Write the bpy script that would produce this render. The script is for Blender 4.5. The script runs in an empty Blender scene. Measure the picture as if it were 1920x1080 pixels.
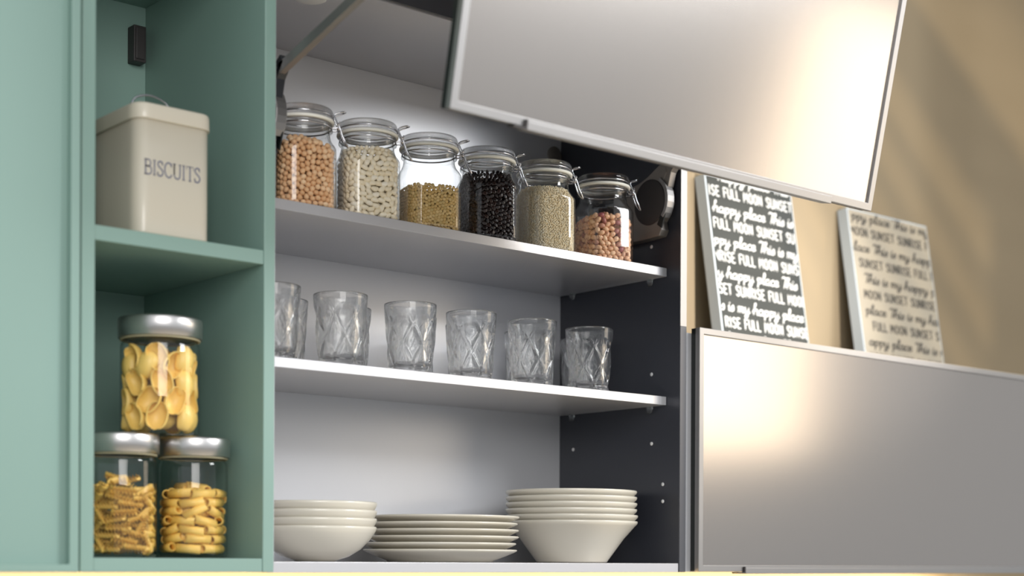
import bpy, bmesh, math, random
from mathutils import Vector, Matrix, noise
SC = bpy.context.scene
COL = SC.collection
PI = math.pi
R = math.radians

# ------------------------------------------------------------------ camera
YAW, ROLL = 0.7054, 0.0047
CAM = Vector((-1.1199, -1.9178, 0.0019))
fw = Vector((math.sin(YAW), math.cos(YAW), 0))
rt0 = Vector((math.cos(YAW), -math.sin(YAW), 0)); up0 = Vector((0, 0, 1))
rt = rt0*math.cos(ROLL) + up0*math.sin(ROLL)
up = up0*math.cos(ROLL) - rt0*math.sin(ROLL)
cd = bpy.data.cameras.new('camera'); cam = bpy.data.objects.new('camera', cd); COL.objects.link(cam)
cam.matrix_world = Matrix(((rt.x, up.x, -fw.x, CAM.x), (rt.y, up.y, -fw.y, CAM.y), (rt.z, up.z, -fw.z, CAM.z), (0, 0, 0, 1)))
cd.sensor_width = 36; cd.lens = 2919.46/1920*36
cd.shift_y = (1052.99-540)/1920
cd.clip_start = .05
cd.dof.use_dof = True; cd.dof.focus_distance = 2.58; cd.dof.aperture_fstop = 2.6
SC.camera = cam

# ------------------------------------------------------------------ light and exposure
SC.view_settings.view_transform = 'Standard'; SC.view_settings.look = 'None'
SC.view_settings.gamma = 1; SC.view_settings.exposure = 0.0; SC.view_settings.use_curve_mapping = False
w = bpy.data.worlds.new('room_ambience'); SC.world = w; w.use_nodes = True
w.node_tree.nodes['Background'].inputs[0].default_value = (.92, .96, 1, 1)
w.node_tree.nodes['Background'].inputs[1].default_value = .70

def area(name, loc, target, sx, sy, power, color, spread=180):
    l = bpy.data.lights.new(name, 'AREA'); l.shape = 'RECTANGLE'; l.size = sx; l.size_y = sy; l.energy = power; l.color = color; l.spread = R(spread)
    o = bpy.data.objects.new(name, l); COL.objects.link(o); o.location = loc
    o.rotation_euler = (Vector(target)-Vector(loc)).to_track_quat('-Z', 'Y').to_euler(); return o
def spot(name, loc, target, power, color, size, rad, blend=.6):
    l = bpy.data.lights.new(name, 'SPOT'); l.energy = power; l.color = color; l.spot_size = size; l.shadow_soft_size = rad; l.spot_blend = blend
    o = bpy.data.objects.new(name, l); COL.objects.link(o); o.location = loc
    o.rotation_euler = (Vector(target)-Vector(loc)).to_track_quat('-Z', 'Y').to_euler(); return o
area('window_daylight', (2.42, -2.80, 1.80), (.5, .1, .35), 1.1, 1.2, 36, (.97, .985, 1), 110)
area('left_fill', (-1.15, -2.9, 1.15), (.25, .2, .42), 1.5, 1.3, 12, (1, .975, .95), 90)  # added fill from the left front, lifts the green unit and the interior
area('warm_counter_lamp', (2.12, -1.22, .64), (1.0, -.2, .52), .75, .65, 1.9, (1, .83, .61), 95)
spot('warm_wall_lamp', (1.15, -1.75, .38), (1.52, .37, .60), 400, (1, .95, .90), R(24), .06, .9)  # spot added without a fixture, brightens the wall around the boards
spot('streak_spot', (4.42, -1.98, 2.62), (1.98, .37, .72), 230, (1, .80, .50), R(26), .03, .6)  # spot added behind the slats to throw warm streaks on the wall
area('under_cabinet_strip', (.9, .2, -.03), (.9, .3, -.5), 2.6, .02, 95, (1, .86, .60))

# ------------------------------------------------------------------ helpers
def new_obj(name, me, parent=None):
    o = bpy.data.objects.new(name, me); COL.objects.link(o)
    if parent: o.parent = parent
    return o
def tag(o, label=None, cat=None, group=None, kind=None):
    if label: o['label'] = label
    if cat: o['category'] = cat
    if group: o['group'] = group
    if kind: o['kind'] = kind
    return o
def thing(name, label, cat, loc=(0, 0, 0), rz=0, group=None):
    o = new_obj(name, None); o.location = loc; o.rotation_euler = (0, 0, rz); o.empty_display_size = .02
    return tag(o, label, cat, group)
def copy_tree(o, parent=None):
    c = o.copy(); COL.objects.link(c); c.parent = parent
    for ch in [k for k in o.children]: copy_tree(ch, c)
    return c

class MB:
    def __init__(s): s.v = []; s.f = []; s.sm = []
    def add(s, vs, fs, smooth=False):
        b = len(s.v); s.v += [tuple(v) for v in vs]
        for f in fs: s.f.append(tuple(i+b for i in f)); s.sm.append(smooth)
        return s
    def box(s, x0, x1, y0, y1, z0, z1):
        vs = [(x, y, z) for z in (z0, z1) for y in (y0, y1) for x in (x0, x1)]
        return s.add(vs, [(0, 2, 3, 1), (4, 5, 7, 6), (0, 1, 5, 4), (2, 6, 7, 3), (0, 4, 6, 2), (1, 3, 7, 5)])
    def lathe(s, prof, n=64, c=(0, 0, 0), smooth=True, closed=False):
        """profile list of (r, z); r = 0 closes to a pole; closed joins the last ring to the first"""
        vs = []; rings = []
        for r, z in prof:
            if r <= 1e-7: rings.append([len(vs)]); vs.append((c[0], c[1], c[2]+z))
            else:
                rings.append(list(range(len(vs), len(vs)+n)))
                for k in range(n):
                    a = 2*PI*k/n; vs.append((c[0]+r*math.cos(a), c[1]+r*math.sin(a), c[2]+z))
        fs = []
        seq = list(zip(rings, rings[1:])) + ([(rings[-1], rings[0])] if closed else [])
        for A, B in seq:
            if len(A) == 1 and len(B) == 1: continue
            for k in range(n):
                j = (k+1) % n
                if len(A) == 1: fs.append((A[0], B[j], B[k]))
                elif len(B) == 1: fs.append((A[k], A[j], B[0]))
                else: fs.append((A[k], A[j], B[j], B[k]))
        return s.add(vs, fs, smooth)
    def tube(s, pts, r, n=8, smooth=True):
        P = [Vector(p) for p in pts]; vs = []; fs = []; N = None
        for i, p in enumerate(P):
            t = (P[min(i+1, len(P)-1)]-P[max(i-1, 0)]).normalized()
            if N is None: N = t.orthogonal().normalized()
            else: N = (N-t*N.dot(t)); N = N.normalized() if N.length > 1e-6 else t.orthogonal().normalized()
            Bn = t.cross(N)
            for k in range(n):
                a = 2*PI*k/n; vs.append(p+N*(r*math.cos(a))+Bn*(r*math.sin(a)))
        for i in range(len(P)-1):
            for k in range(n):
                j = (k+1) % n; fs.append((i*n+k, i*n+j, (i+1)*n+j, (i+1)*n+k))
        fs.append(tuple(range(n-1, -1, -1))); fs.append(tuple((len(P)-1)*n+k for k in range(n)))
        return s.add(vs, fs, smooth)
    def prism(s, poly, f0, f1):
        """extrude a 2-D polygon; f0 and f1 map a 2-D point to the near and the far 3-D point"""
        n = len(poly); vs = [f0(p) for p in poly]+[f1(p) for p in poly]
        fs = [tuple(range(n)), tuple(range(2*n-1, n-1, -1))]+[(i, i+n, (i+1) % n+n, (i+1) % n) for i in range(n)]
        return s.add(vs, fs)
    def build(s, name, m, parent=None, bevel=0, seg=2, fix=True):
        me = bpy.data.meshes.new(name); me.from_pydata(s.v, [], s.f)
        me.polygons.foreach_set('use_smooth', s.sm)
        if fix:
            bm = bmesh.new(); bm.from_mesh(me); bmesh.ops.recalc_face_normals(bm, faces=bm.faces); bm.to_mesh(me); bm.free()
        me.materials.append(m); o = new_obj(name, me, parent)
        if bevel:
            b = o.modifiers.new('soft edges', 'BEVEL'); b.width = bevel; b.segments = seg; b.limit_method = 'ANGLE'; b.angle_limit = R(40)
        return o
def smooth_path(pts, n=6):
    P = [Vector(p) for p in pts]
    if len(P) < 3: return P
    out = []
    for i in range(len(P)-1):
        a, b, c, d = P[max(i-1, 0)], P[i], P[i+1], P[min(i+2, len(P)-1)]
        for k in range(n):
            t = k/n; out.append(.5*((2*b)+(c-a)*t+(2*a-5*b+4*c-d)*t*t+(3*b-a-3*c+d)*t**3))
    return out+[P[-1]]

# ------------------------------------------------------------------ materials
def srgb(r, g, b):
    f = lambda c: (c/255/12.92) if c <= 10 else ((c/255+.055)/1.055)**2.4
    return (f(r), f(g), f(b), 1)
def mat(name, col, rough=.5, metal=0, spec=.5, bump=0, bscale=300, stretch=None, vary=0, vscale=40, coat=0):
    m = bpy.data.materials.new(name); m.use_nodes = True; nt = m.node_tree; b = nt.nodes['Principled BSDF']
    b.inputs['Base Color'].default_value = col; b.inputs['Roughness'].default_value = rough; b.inputs['Metallic'].default_value = metal
    b.inputs['Specular IOR Level'].default_value = spec; b.inputs['Coat Weight'].default_value = coat
    tc = nt.nodes.new('ShaderNodeTexCoord'); mp = nt.nodes.new('ShaderNodeMapping'); nt.links.new(tc.outputs['Object'], mp.inputs[0])
    if stretch: mp.inputs['Scale'].default_value = stretch
    if bump:
        nz = nt.nodes.new('ShaderNodeTexNoise'); nz.inputs['Scale'].default_value = bscale; nz.inputs['Detail'].default_value = 3
        bp = nt.nodes.new('ShaderNodeBump'); bp.inputs['Strength'].default_value = bump; bp.inputs['Distance'].default_value = .001
        nt.links.new(mp.outputs[0], nz.inputs[0]); nt.links.new(nz.outputs[0], bp.inputs['Height']); nt.links.new(bp.outputs[0], b.inputs['Normal'])
    if vary:
        nz = nt.nodes.new('ShaderNodeTexNoise'); nz.inputs['Scale'].default_value = vscale; nz.inputs['Detail'].default_value = 4
        hs = nt.nodes.new('ShaderNodeHueSaturation'); hs.inputs['Color'].default_value = col
        mr = nt.nodes.new('ShaderNodeMapRange'); mr.inputs['To Min'].default_value = 1-vary; mr.inputs['To Max'].default_value = 1+vary
        nt.links.new(mp.outputs[0], nz.inputs[0]); nt.links.new(nz.outputs[0], mr.inputs[0]); nt.links.new(mr.outputs[0], hs.inputs['Value'])
        nt.links.new(hs.outputs[0], b.inputs['Base Color'])
    return m
def food(name, cols, rough=.5, spots=None, spec=.4):
    """every seed picks its own tone from the list; spots = (colour, scale, threshold)"""
    m = mat(name, cols[0], rough, spec=spec); nt = m.node_tree; b = nt.nodes['Principled BSDF']
    oi = nt.nodes.new('ShaderNodeObjectInfo'); geo = nt.nodes.new('ShaderNodeNewGeometry'); ad = nt.nodes.new('ShaderNodeMath'); ad.operation = 'ADD'
    fr = nt.nodes.new('ShaderNodeMath'); fr.operation = 'FRACT'
    nt.links.new(oi.outputs['Random'], ad.inputs[0]); nt.links.new(geo.outputs['Random Per Island'], ad.inputs[1]); nt.links.new(ad.outputs[0], fr.inputs[0])
    cr = nt.nodes.new('ShaderNodeValToRGB'); els = cr.color_ramp.elements
    while len(els) < len(cols): els.new(.5)
    for i, c in enumerate(cols): els[i].position = i/max(1, len(cols)-1); els[i].color = c
    nt.links.new(fr.outputs[0], cr.inputs[0]); out = cr.outputs[0]
    if spots:
        tc = nt.nodes.new('ShaderNodeTexCoord'); nz = nt.nodes.new('ShaderNodeTexNoise'); nz.inputs['Scale'].default_value = spots[1]; nz.inputs['Detail'].default_value = 3
        nz.noise_dimensions = '4D'; nt.links.new(fr.outputs[0], nz.inputs['W'])
        gt = nt.nodes.new('ShaderNodeMapRange'); gt.inputs['From Min'].default_value = spots[2]-.03; gt.inputs['From Max'].default_value = spots[2]+.03
        mx = nt.nodes.new('ShaderNodeMix'); mx.data_type = 'RGBA'; mx.inputs[7].default_value = spots[0]
        nt.links.new(tc.outputs['Object'], nz.inputs[0]); nt.links.new(nz.outputs[0], gt.inputs[0]); nt.links.new(gt.outputs[0], mx.inputs[0]); nt.links.new(out, mx.inputs[6]); out = mx.outputs[2]
    nt.links.new(out, b.inputs['Base Color']); return m
def thin_glass(name, tint=(.985, .99, .99, 1), edge=(.55, .58, .58, 1), rough=.02, strength=1.0):
    """a thin pane: see-through, mirror-like towards grazing angles, darker where one looks along the wall"""
    m = bpy.data.materials.new(name); m.use_nodes = True; nt = m.node_tree; nt.nodes.remove(nt.nodes['Principled BSDF'])
    out = nt.nodes['Material Output']; tr = nt.nodes.new('ShaderNodeBsdfTransparent'); gl = nt.nodes.new('ShaderNodeBsdfGlossy'); gl.inputs['Roughness'].default_value = rough
    lw = nt.nodes.new('ShaderNodeLayerWeight'); lw.inputs['Blend'].default_value = .5
    cr = nt.nodes.new('ShaderNodeValToRGB'); cr.color_ramp.elements[0].position = .55; cr.color_ramp.elements[0].color = tint; cr.color_ramp.elements[1].color = edge
    nt.links.new(lw.outputs['Facing'], cr.inputs[0]); nt.links.new(cr.outputs[0], tr.inputs[0])
    pw = nt.nodes.new('ShaderNodeMath'); pw.operation = 'POWER'; pw.inputs[1].default_value = 4.0
    ml = nt.nodes.new('ShaderNodeMath'); ml.operation = 'MULTIPLY_ADD'; ml.inputs[1].default_value = .8*strength; ml.inputs[2].default_value = .045*strength; ml.use_clamp = True
    mx = nt.nodes.new('ShaderNodeMixShader'); nt.links.new(lw.outputs['Facing'], pw.inputs[0]); nt.links.new(pw.outputs[0], ml.inputs[0]); nt.links.new(ml.outputs[0], mx.inputs[0])
    nt.links.new(tr.outputs[0], mx.inputs[1]); nt.links.new(gl.outputs[0], mx.inputs[2]); nt.links.new(mx.outputs[0], out.inputs[0]); return m
def solid_glass(name, col=(.97, .99, .985, 1), clear=.25):
    m = bpy.data.materials.new(name); m.use_nodes = True; nt = m.node_tree; nt.nodes.remove(nt.nodes['Principled BSDF'])
    out = nt.nodes['Material Output']; g = nt.nodes.new('ShaderNodeBsdfGlass'); g.inputs['Color'].default_value = col; g.inputs['IOR'].default_value = 1.48; g.inputs['Roughness'].default_value = .0
    tr = nt.nodes.new('ShaderNodeBsdfTransparent'); mx = nt.nodes.new('ShaderNodeMixShader'); mx.inputs[0].default_value = clear
    nt.links.new(g.outputs[0], mx.inputs[1]); nt.links.new(tr.outputs[0], mx.inputs[2]); nt.links.new(mx.outputs[0], out.inputs[0]); return m

M = dict(
    green=mat('sage green lacquer', srgb(132, 160, 150), .46, bump=.03, bscale=900, spec=.4),
    laminate=mat('silver grey laminate', srgb(196, 197, 201), .30, metal=.2, bump=.03, bscale=1500, vary=.03, vscale=900),
    shelf=mat('silver grey shelf board', srgb(200, 199, 202), .30, metal=.45, bump=.06, bscale=1500, vary=.05, vscale=1200),
    dark=mat('anthracite laminate', srgb(50, 52, 60), .32, bump=.04, bscale=700),
    black=mat('black edge band', srgb(9, 15, 14), .5),
    alu=mat('brushed aluminium', srgb(150, 148, 147), .42, metal=.8, bump=.06, bscale=500, stretch=(1, 1, .02)),
    alu_panel=mat('brushed steel laminate panel', srgb(164, 158, 153), .22, metal=.94, bump=.02, bscale=600, stretch=(1, 1, .03), vary=.02, vscale=500),
    steel=mat('polished steel wire', srgb(215, 215, 220), .16, metal=1),
    lidsteel=mat('brushed steel lid', srgb(205, 203, 202), .34, metal=1, bump=.05, bscale=500, stretch=(.05, .05, 1)),
    hinge=mat('grey nickel hinge cover', srgb(140, 134, 128), .45, metal=.6),
    hinge_dark=mat('dark grey hinge cap', srgb(52, 48, 48), .5),
    black_plastic=mat('dark plastic lever', srgb(40, 42, 46), .4),
    wall=mat('beige wall paint', srgb(142, 127, 103), .9, bump=.05, bscale=250, spec=.2),
    cream=mat('cream enamel', srgb(206, 198, 180), .32, coat=.2),
    ink=mat('grey printed lettering', srgb(108, 110, 128), .6),
    china=mat('ivory glazed stoneware', srgb(214, 208, 194), .25, coat=.3),
    rubber=mat('pale rubber ring', srgb(242, 240, 230), .5),
    gasket=mat('grey canister gasket', srgb(176, 168, 138), .5),
    chalk=mat('charcoal board', srgb(58, 60, 58), .7, vary=.22, vscale=7, stretch=(.5, 1, 5), spec=.2),
    chalk_ink=mat('white lettering paint', srgb(214, 214, 210), .7, spec=.2),
    canvas=mat('pale grey board edge', srgb(190, 198, 202), .7, spec=.2),
    paper=mat('off white board', srgb(168, 158, 140), .75, vary=.05, vscale=8, spec=.2),
    dark_ink=mat('dark grey lettering paint', srgb(84, 80, 74), .7, spec=.2),
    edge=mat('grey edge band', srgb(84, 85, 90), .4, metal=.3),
    white=mat('white plastic cap', srgb(232, 232, 232), .4),
    clear=solid_glass('clear plastic', (.96, .97, .97, 1), .2),
    jar_glass=thin_glass('clear jar glass', edge=(.60, .63, .63, 1), strength=1.2),
    lid_glass=solid_glass('clear lid glass', (.998, 1, 1, 1), .50),
    tumbler=solid_glass('pressed tumbler glass', (.998, 1, 1, 1), .22),
    canister=thin_glass('clear canister glass', edge=(.55, .58, .56, 1), strength=1.1),
    floor=mat('pale oak floor', srgb(176, 172, 166), .5, vary=.15, vscale=3, stretch=(.3, 4, 1)),
    plaster=mat('white ceiling paint', srgb(235, 232, 226), .9, spec=.2),
)

# ------------------------------------------------------------------ the setting
YW = .37                      # face of the back wall
W = .9031                     # inner face of the grey unit's right side
tag(MB().box(-1.6, 4.2, YW, YW+.1, -1.42, 2.4).build('wall_back', M['wall']), kind='structure')
screen = new_obj('streak_screen', None); screen.location = (2.96, -.59, 1.36); screen.rotation_euler = (0, 0, math.atan2(-.48, .88)); tag(screen, kind='structure')  # unseen slatted screen, put in to break the spot into diagonal streaks
wf = MB()
for a_ in ((-.75, -.71, -.52, .56), (.71, .75, -.52, .56), (-.71, .71, -.56, -.52), (-.71, .71, .52, .56)): wf.box(a_[0], a_[1], -.03, .03, a_[2], a_[3])
wf.build('streak_screen_frame', M['white'], screen)
for k in range(11):
    z_ = -.48+.095*k
    MB().add([(x, y*.020, z_-y*.020+t_) for t_ in (0, .0015) for x, y in ((-.70, -1), (.70, -1), (.70, 1), (-.70, 1))], [(0, 1, 2, 3), (7, 6, 5, 4), (0, 4, 5, 1), (1, 5, 6, 2), (2, 6, 7, 3), (3, 7, 4, 0)]).build('streak_slat', M['white'], screen)
tag(MB().box(-4, 4.2, -5, YW, -1.47, -1.42).build('floor', M['floor']), kind='structure')

# ------------------------------------------------------------------ framed fronts, shared by three doors
def framed_front(parent, x0, x1, h, grip=None, edge='black', t=.02, fwid=.0115):
    """a framed front in its own coordinates: bottom edge at z = 0, outer face at y = 0, inside face at y = t"""
    MB().box(x0+.0006, x1-.0006, .0042, t, .0006, h-.0006).build('door_core', M[edge], parent)
    f = MB(); a = fwid
    outer = [(x0, 0), (x1, 0), (x1, h), (x0, h)]; inner = [(x0+a, a), (x1-a, a), (x1-a, h-a), (x0+a, h-a)]
    vs = []
    for y in (0, .0105):
        vs += [(x, y, z) for x, z in outer]+[(x, y, z) for x, z in inner]
    fs = []
    for i in range(4):
        j = (i+1) % 4
        fs += [(i, j, 4+j, 4+i), (8+i, 12+i, 12+j, 8+j), (i, 8+i, 8+j, j), (4+i, 4+j, 12+j, 12+i)]
    f.add(vs, fs).build('door_frame', M['alu'], parent, bevel=.0008)
    MB().box(x0+a, x1-a, .0036, .0075, a, h-a).build('door_panel', M['alu_panel'], parent)
    if grip:
        g = MB().box(grip[0], grip[1], -.0045, .0035, -.004, .0072).box(grip[0], grip[1], .0025, .016, -.004, -.0016)
        go = g.build('finger_grip', M['alu'], parent, bevel=.0008)
        MB().box(grip[0]-.022, grip[0]-.0002, -.0044, .0100, -.0035, -.0008).box(grip[0]-.003, grip[0]-.0002, -.0044, .002, -.0008, .009).build('grip_end_cap', M['hinge_dark'], go)

# ------------------------------------------------------------------ grey wall unit with its lifted bi-fold front
gu = thing('wall_cabinet', 'open silver grey wall cabinet with two shelves and a raised folding front', 'cabinet', (0, 0, 0))
GL = .0536                    # outer face of its left side
def side(name, x0, x1, m, lightface=True):
    return MB().box(x0, x1, 0, YW-.001, -.0155, .9).build(name, m, gu, bevel=.0006)
side('side_panel', GL+.0006, .0656, M['laminate'])
sp = side('side_panel', W, .9195, M['dark'])
MB().box(W+.0004, .9191, -.0012, .0008, .4230, .8995).build('edge_band', M['alu'], sp)
MB().box(W+.0004, .9191, -.0012, .0008, -.0150, .4226).build('edge_band', M['edge'], sp)  # rest of the same edge, darker grey below the door top
MB().box(.0659, W-.0003, .3169, .3249, .0003, .8564).build('back_panel', M['laminate'], gu)
MB().box(.0659, W-.0003, .0008, .3249, -.0155, 0).build('bottom_panel', M['shelf'], gu, bevel=.0006)
MB().box(.0659, W-.0003, .0242, .3249, .8566, .8745).build('top_panel', M['shelf'], gu, bevel=.0006)
for zt in (.53, .2992):
    sh = MB().box(.0662, W-.0162, .0318, .3166, zt-.0154, zt).build('shelf', M['shelf'], gu, bevel=.0007)
    MB().box(W-.0161, W-.0008, .0319, .3166, zt-.0153, zt-.0001).build('shelf_end', M['laminate'], sh, bevel=.0007)  # right end of the shelf, in a slightly different tone
    for y in (.0683, .2765):
        p = MB()
        p.lathe([(0, -.012), (.0035, -.012), (.0046, -.0105), (.0046, -.002), (.0035, 0), (0, 0)], 20, (W-.0065, y, zt-.0156))
        p.box(W-.0105, W-.0012, y-.0035, y+.0035, zt-.0200, zt-.0157)
        p.build('shelf_pin', M['clear'], gu)
for y, z in ((.0708, .5741), (.0692, .3426), (.0684, .2168), (.278, .217), (.0398, .1423), (.0396, .1116)):
    c = MB().lathe([(0, 0), (.0030, 0), (.0034, .0006), (.0028, .0014), (0, .0015)], 20)
    c.v = [(W-.0001-z_, y+x_, z+y_) for x_, y_, z_ in c.v]; c.build('screw_cap', M['white'], gu)
g = MB().lathe([(0, 0), (.018, 0), (.018, .002), (.016, .003), (0, .003)], 40); g.v = [(.885+x_, .3168-z_, .784+y_) for x_, y_, z_ in g.v]
g.build('cable_grommet', M['hinge'], gu)
def lift_mechanism(sgn, xface):
    """housing screwed to a side; sgn = -1 on the right side (body grows to -x), +1 on the left side"""
    X = lambda d: xface+sgn*d
    wall_m, cap_m = (M['hinge'], M['hinge_dark']) if sgn < 0 else (M['black_plastic'], M['hinge_dark'])
    poly = [(.150, .6750), (.085, .6880), (.0640, .6960), (.0330, .7130), (.0180, .7090), (.0150, .6960), (.0230, .6820), (.0140, .6650), (.0120, .6430), (.0200, .6250), (.0310, .6120), (.0270, .5960), (.0330, .5860), (.075, .5840), (.150, .5840)]
    hb = MB().prism(poly, lambda p: (X(.020), p[0], p[1]), lambda p: (X(.0003), p[0], p[1])).build('lift_mechanism', wall_m, gu, bevel=.0015)
    c = MB().lathe([(0, 0), (.0375, 0), (.0385, .0006), (.0385, .0018), (.0372, .0022), (0, .0022)], 56)
    c.v = [(X(.0201+z_), .0560+x_*.98, .6490+y_*1.06) for x_, y_, z_ in c.v]; c.build('cover_disc', cap_m, hb)
    r = MB(); arc = [(.0560-.0475*math.cos(a), .6490+.049*math.sin(a)) for a in [R(-42+12*k) for k in range(9)]]
    arc2 = [(.0560-.0405*math.cos(a), .6490+.042*math.sin(a)) for a in [R(54-12*k) for k in range(9)]]
    r.prism(arc+arc2, lambda p: (X(.024), p[0], p[1]), lambda p: (X(.006), p[0], p[1])).build('lever_rim', M['alu'], hb, bevel=.001)
    lv = MB().prism([(.0270, .7060), (-.0020, .7270), (-.0120, .7150), (.0060, .6950), (.0130, .6700), (.0230, .6760)], lambda p: (X(.019), p[0], p[1]), lambda p: (X(.004), p[0], p[1]))
    lv.build('lever', M['black_plastic'] if sgn > 0 else M['hinge'], hb, bevel=.001)
    s = MB().prism([(.036, .606), (.0225, .630), (.0150, .626), (.0250, .598)], lambda p: (X(.0225), p[0], p[1]), lambda p: (X(.0203), p[0], p[1]))
    s.build('slot', M['black'], hb)
    # telescopic arm running from the lever up to the inside of the raised leaf
    a0 = Vector((0, .0020, .7080)); a1 = Vector((0, -.4195, .8200)); d = (a1-a0).normalized(); n = Vector((0, -d.z, d.y))
    q = []
    for s_ in (0, 1):
        p = (a0, a1)[s_]; q += [p+n*.0075, p-n*.0075]
    ar = MB(); vs = []
    for xx in (X(.004), X(.015)):
        for p in q: vs.append((xx, p.y, p.z))
    ar.add(vs, [(0, 1, 3, 2), (4, 6, 7, 5), (0, 2, 6, 4), (1, 5, 7, 3), (0, 4, 5, 1), (2, 3, 7, 6)]).build('lift_arm', M['alu'], hb, bevel=.001)
lift_mechanism(-1, W); lift_mechanism(1, .0659)
# lower leaf, hanging tilted out from the middle hinge
TILT = R(11.7)
leaf = thing('lift_door', None, None); leaf.parent = gu
leaf.location = (0, -.4017, .5615); leaf.rotation_euler = (TILT, 0, 0)
framed_front(leaf, .067, .918, .447, (.1903, .8121))
ul = MB(); a0 = Vector((0, .018, .8590)); a1 = Vector((0, -.4940, 1.0050)); n = Vector((0, -.124, -.496)).normalized()*-.02
ul.add([(x, p.y, p.z) for x in (.067, .918) for p in (a0, a1, a1+n, a0+n)], [(0, 1, 2, 3), (7, 6, 5, 4), (0, 4, 5, 1), (1, 5, 6, 2), (2, 6, 7, 3), (3, 7, 4, 0)])
ul.build('upper_door_leaf', M['dark'], gu, bevel=.0008)

tag(MB().lathe([(0, 0), (.022, 0), (.0245, .001), (.025, .003), (.025, .0045), (0, .0045)], 40, (.174, .079, .8520)).build('recessed_puck_light', M['white']),
    'round white puck light under the grey cabinet top', 'light')

# ------------------------------------------------------------------ low wall cabinet at the right
rc = thing('wall_cabinet', 'closed low wall cabinet with a brushed steel framed front', 'cabinet', (0, 0, 0))
MB().box(.9202, 2.3, .0015, YW-.001, -.0150, .4130).build('carcass', M['laminate'], rc, bevel=.0006)
rd = thing('door', None, None); rd.parent = rc; rd.location = (0, -.02, -.0145)
framed_front(rd, .9334, 2.29, .4360, (1.0552, 2.17), t=.0205)

# ------------------------------------------------------------------ green open shelf unit and the green tall cupboard beside it
gs = thing('shelf_unit', 'sage green open shelf unit holding the biscuit tin and pasta canisters', 'shelf unit', (0, 0, 0))
GT = .93; GF = -.02
MB().box(-.2384, -.2196, GF, YW-.001, -.0145, GT).build('side_panel', M['green'], gs, bevel=.0012)
MB().box(.0350, .0530, GF, YW-.001, -.0145, GT).build('side_panel', M['green'], gs, bevel=.0012)
MB().box(-.2194, .0348, GF+.001, .3400, .4190, .4390).build('shelf', M['green'], gs, bevel=.001)
MB().box(-.2194, .0348, GF+.001, .3400, -.0145, .0045).build('bottom_panel', M['green'], gs, bevel=.001)
MB().box(-.2194, .0348, GF+.001, .3400, .8755, .8945).build('top_panel', M['green'], gs, bevel=.001)
MB().box(-.2194, .0348, .3402, YW-.001, -.0145, GT).build('back_panel', M['green'], gs)
MB().box(.0040, .0250, .3180, .3400, .7815, .8385).box(.0070, .0220, .3160, .3185, .7855, .8345).build('hanging_bracket', M['hinge_dark'], gs, bevel=.0012)

tc_ = thing('cupboard', 'closed sage green cupboard with a recessed panel door', 'cupboard', (0, 0, 0))
MB().box(-.80, -.2392, -.0180, YW-.001, -.0145, GT).build('carcass', M['green'], tc_, bevel=.001)
gd = MB(); x0, x1, z0, z1, a = -.795, -.2486, -.0142, GT-.002, .0125
vs = [(x, y, z) for y in (-.038, -.0262) for x, z in ((x0, z0), (x1, z0), (x1, z1), (x0, z1), (x0+a, z0+a*.8), (x1-a, z0+a*.8), (x1-a, z1-a), (x0+a, z1-a))]
fs = []
for i in range(4):
    j = (i+1) % 4; fs += [(i, j, 4+j, 4+i), (8+i, 12+i, 12+j, 8+j), (i, 8+i, 8+j, j), (4+i, 4+j, 12+j, 12+i)]
do = gd.add(vs, fs).build('door', M['green'], tc_, bevel=.0012)
MB().box(x0+.001, x1-.001, -.0264, -.0185, z0+.001, z1-.001).build('door_panel', M['green'], do)

# ------------------------------------------------------------------ two lettered boards leaning on the wall
CAPS = {
 'S': (4, [[(3, 7.8), (1.8, 9), (.4, 7.6), (.8, 5.6), (2.4, 3.8), (2.9, 1.8), (1.6, 0), (.1, 1.2)]]),
 'U': (4, [[(0, 9), (.1, 2), (1.4, 0), (2.8, 1.6), (3, 9)]]),
 'N': (4, [[(0, 0), (.1, 9)], [(.1, 9), (2.9, 0)], [(2.9, 0), (3, 9)]]),
 'E': (3.5, [[(0, 0), (0, 9)], [(0, 9), (2.6, 9)], [(0, 4.6), (2.2, 4.6)], [(0, 0), (2.6, 0)]]),
 'T': (3.7, [[(-.2, 9), (3.2, 9)], [(1.5, 9), (1.5, 0)]]),
 'R': (3.9, [[(0, 0), (0, 9)], [(0, 9), (2.2, 8.6), (2.7, 6.7), (1.8, 4.9), (0, 4.4)], [(1, 4.6), (2.9, 0)]]),
 'I': (1.6, [[(.3, 0), (.3, 9)]]),
 'F': (3.4, [[(0, 0), (0, 9)], [(0, 9), (2.6, 9)], [(0, 4.8), (2.1, 4.8)]]),
 'L': (3.2, [[(0, 9), (0, 0)], [(0, 0), (2.6, 0)]]),
 'M': (4.8, [[(0, 0), (.4, 9)], [(.4, 9), (1.9, 3)], [(1.9, 3), (3.4, 9)], [(3.4, 9), (3.8, 0)]]),
 'O': (4.1, [[(1.5, 9), (.3, 7.4), (.1, 3), (1.2, .1), (2.6, 1), (3.1, 5), (2.4, 8.4), (1.5, 9)]]),
}
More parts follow.
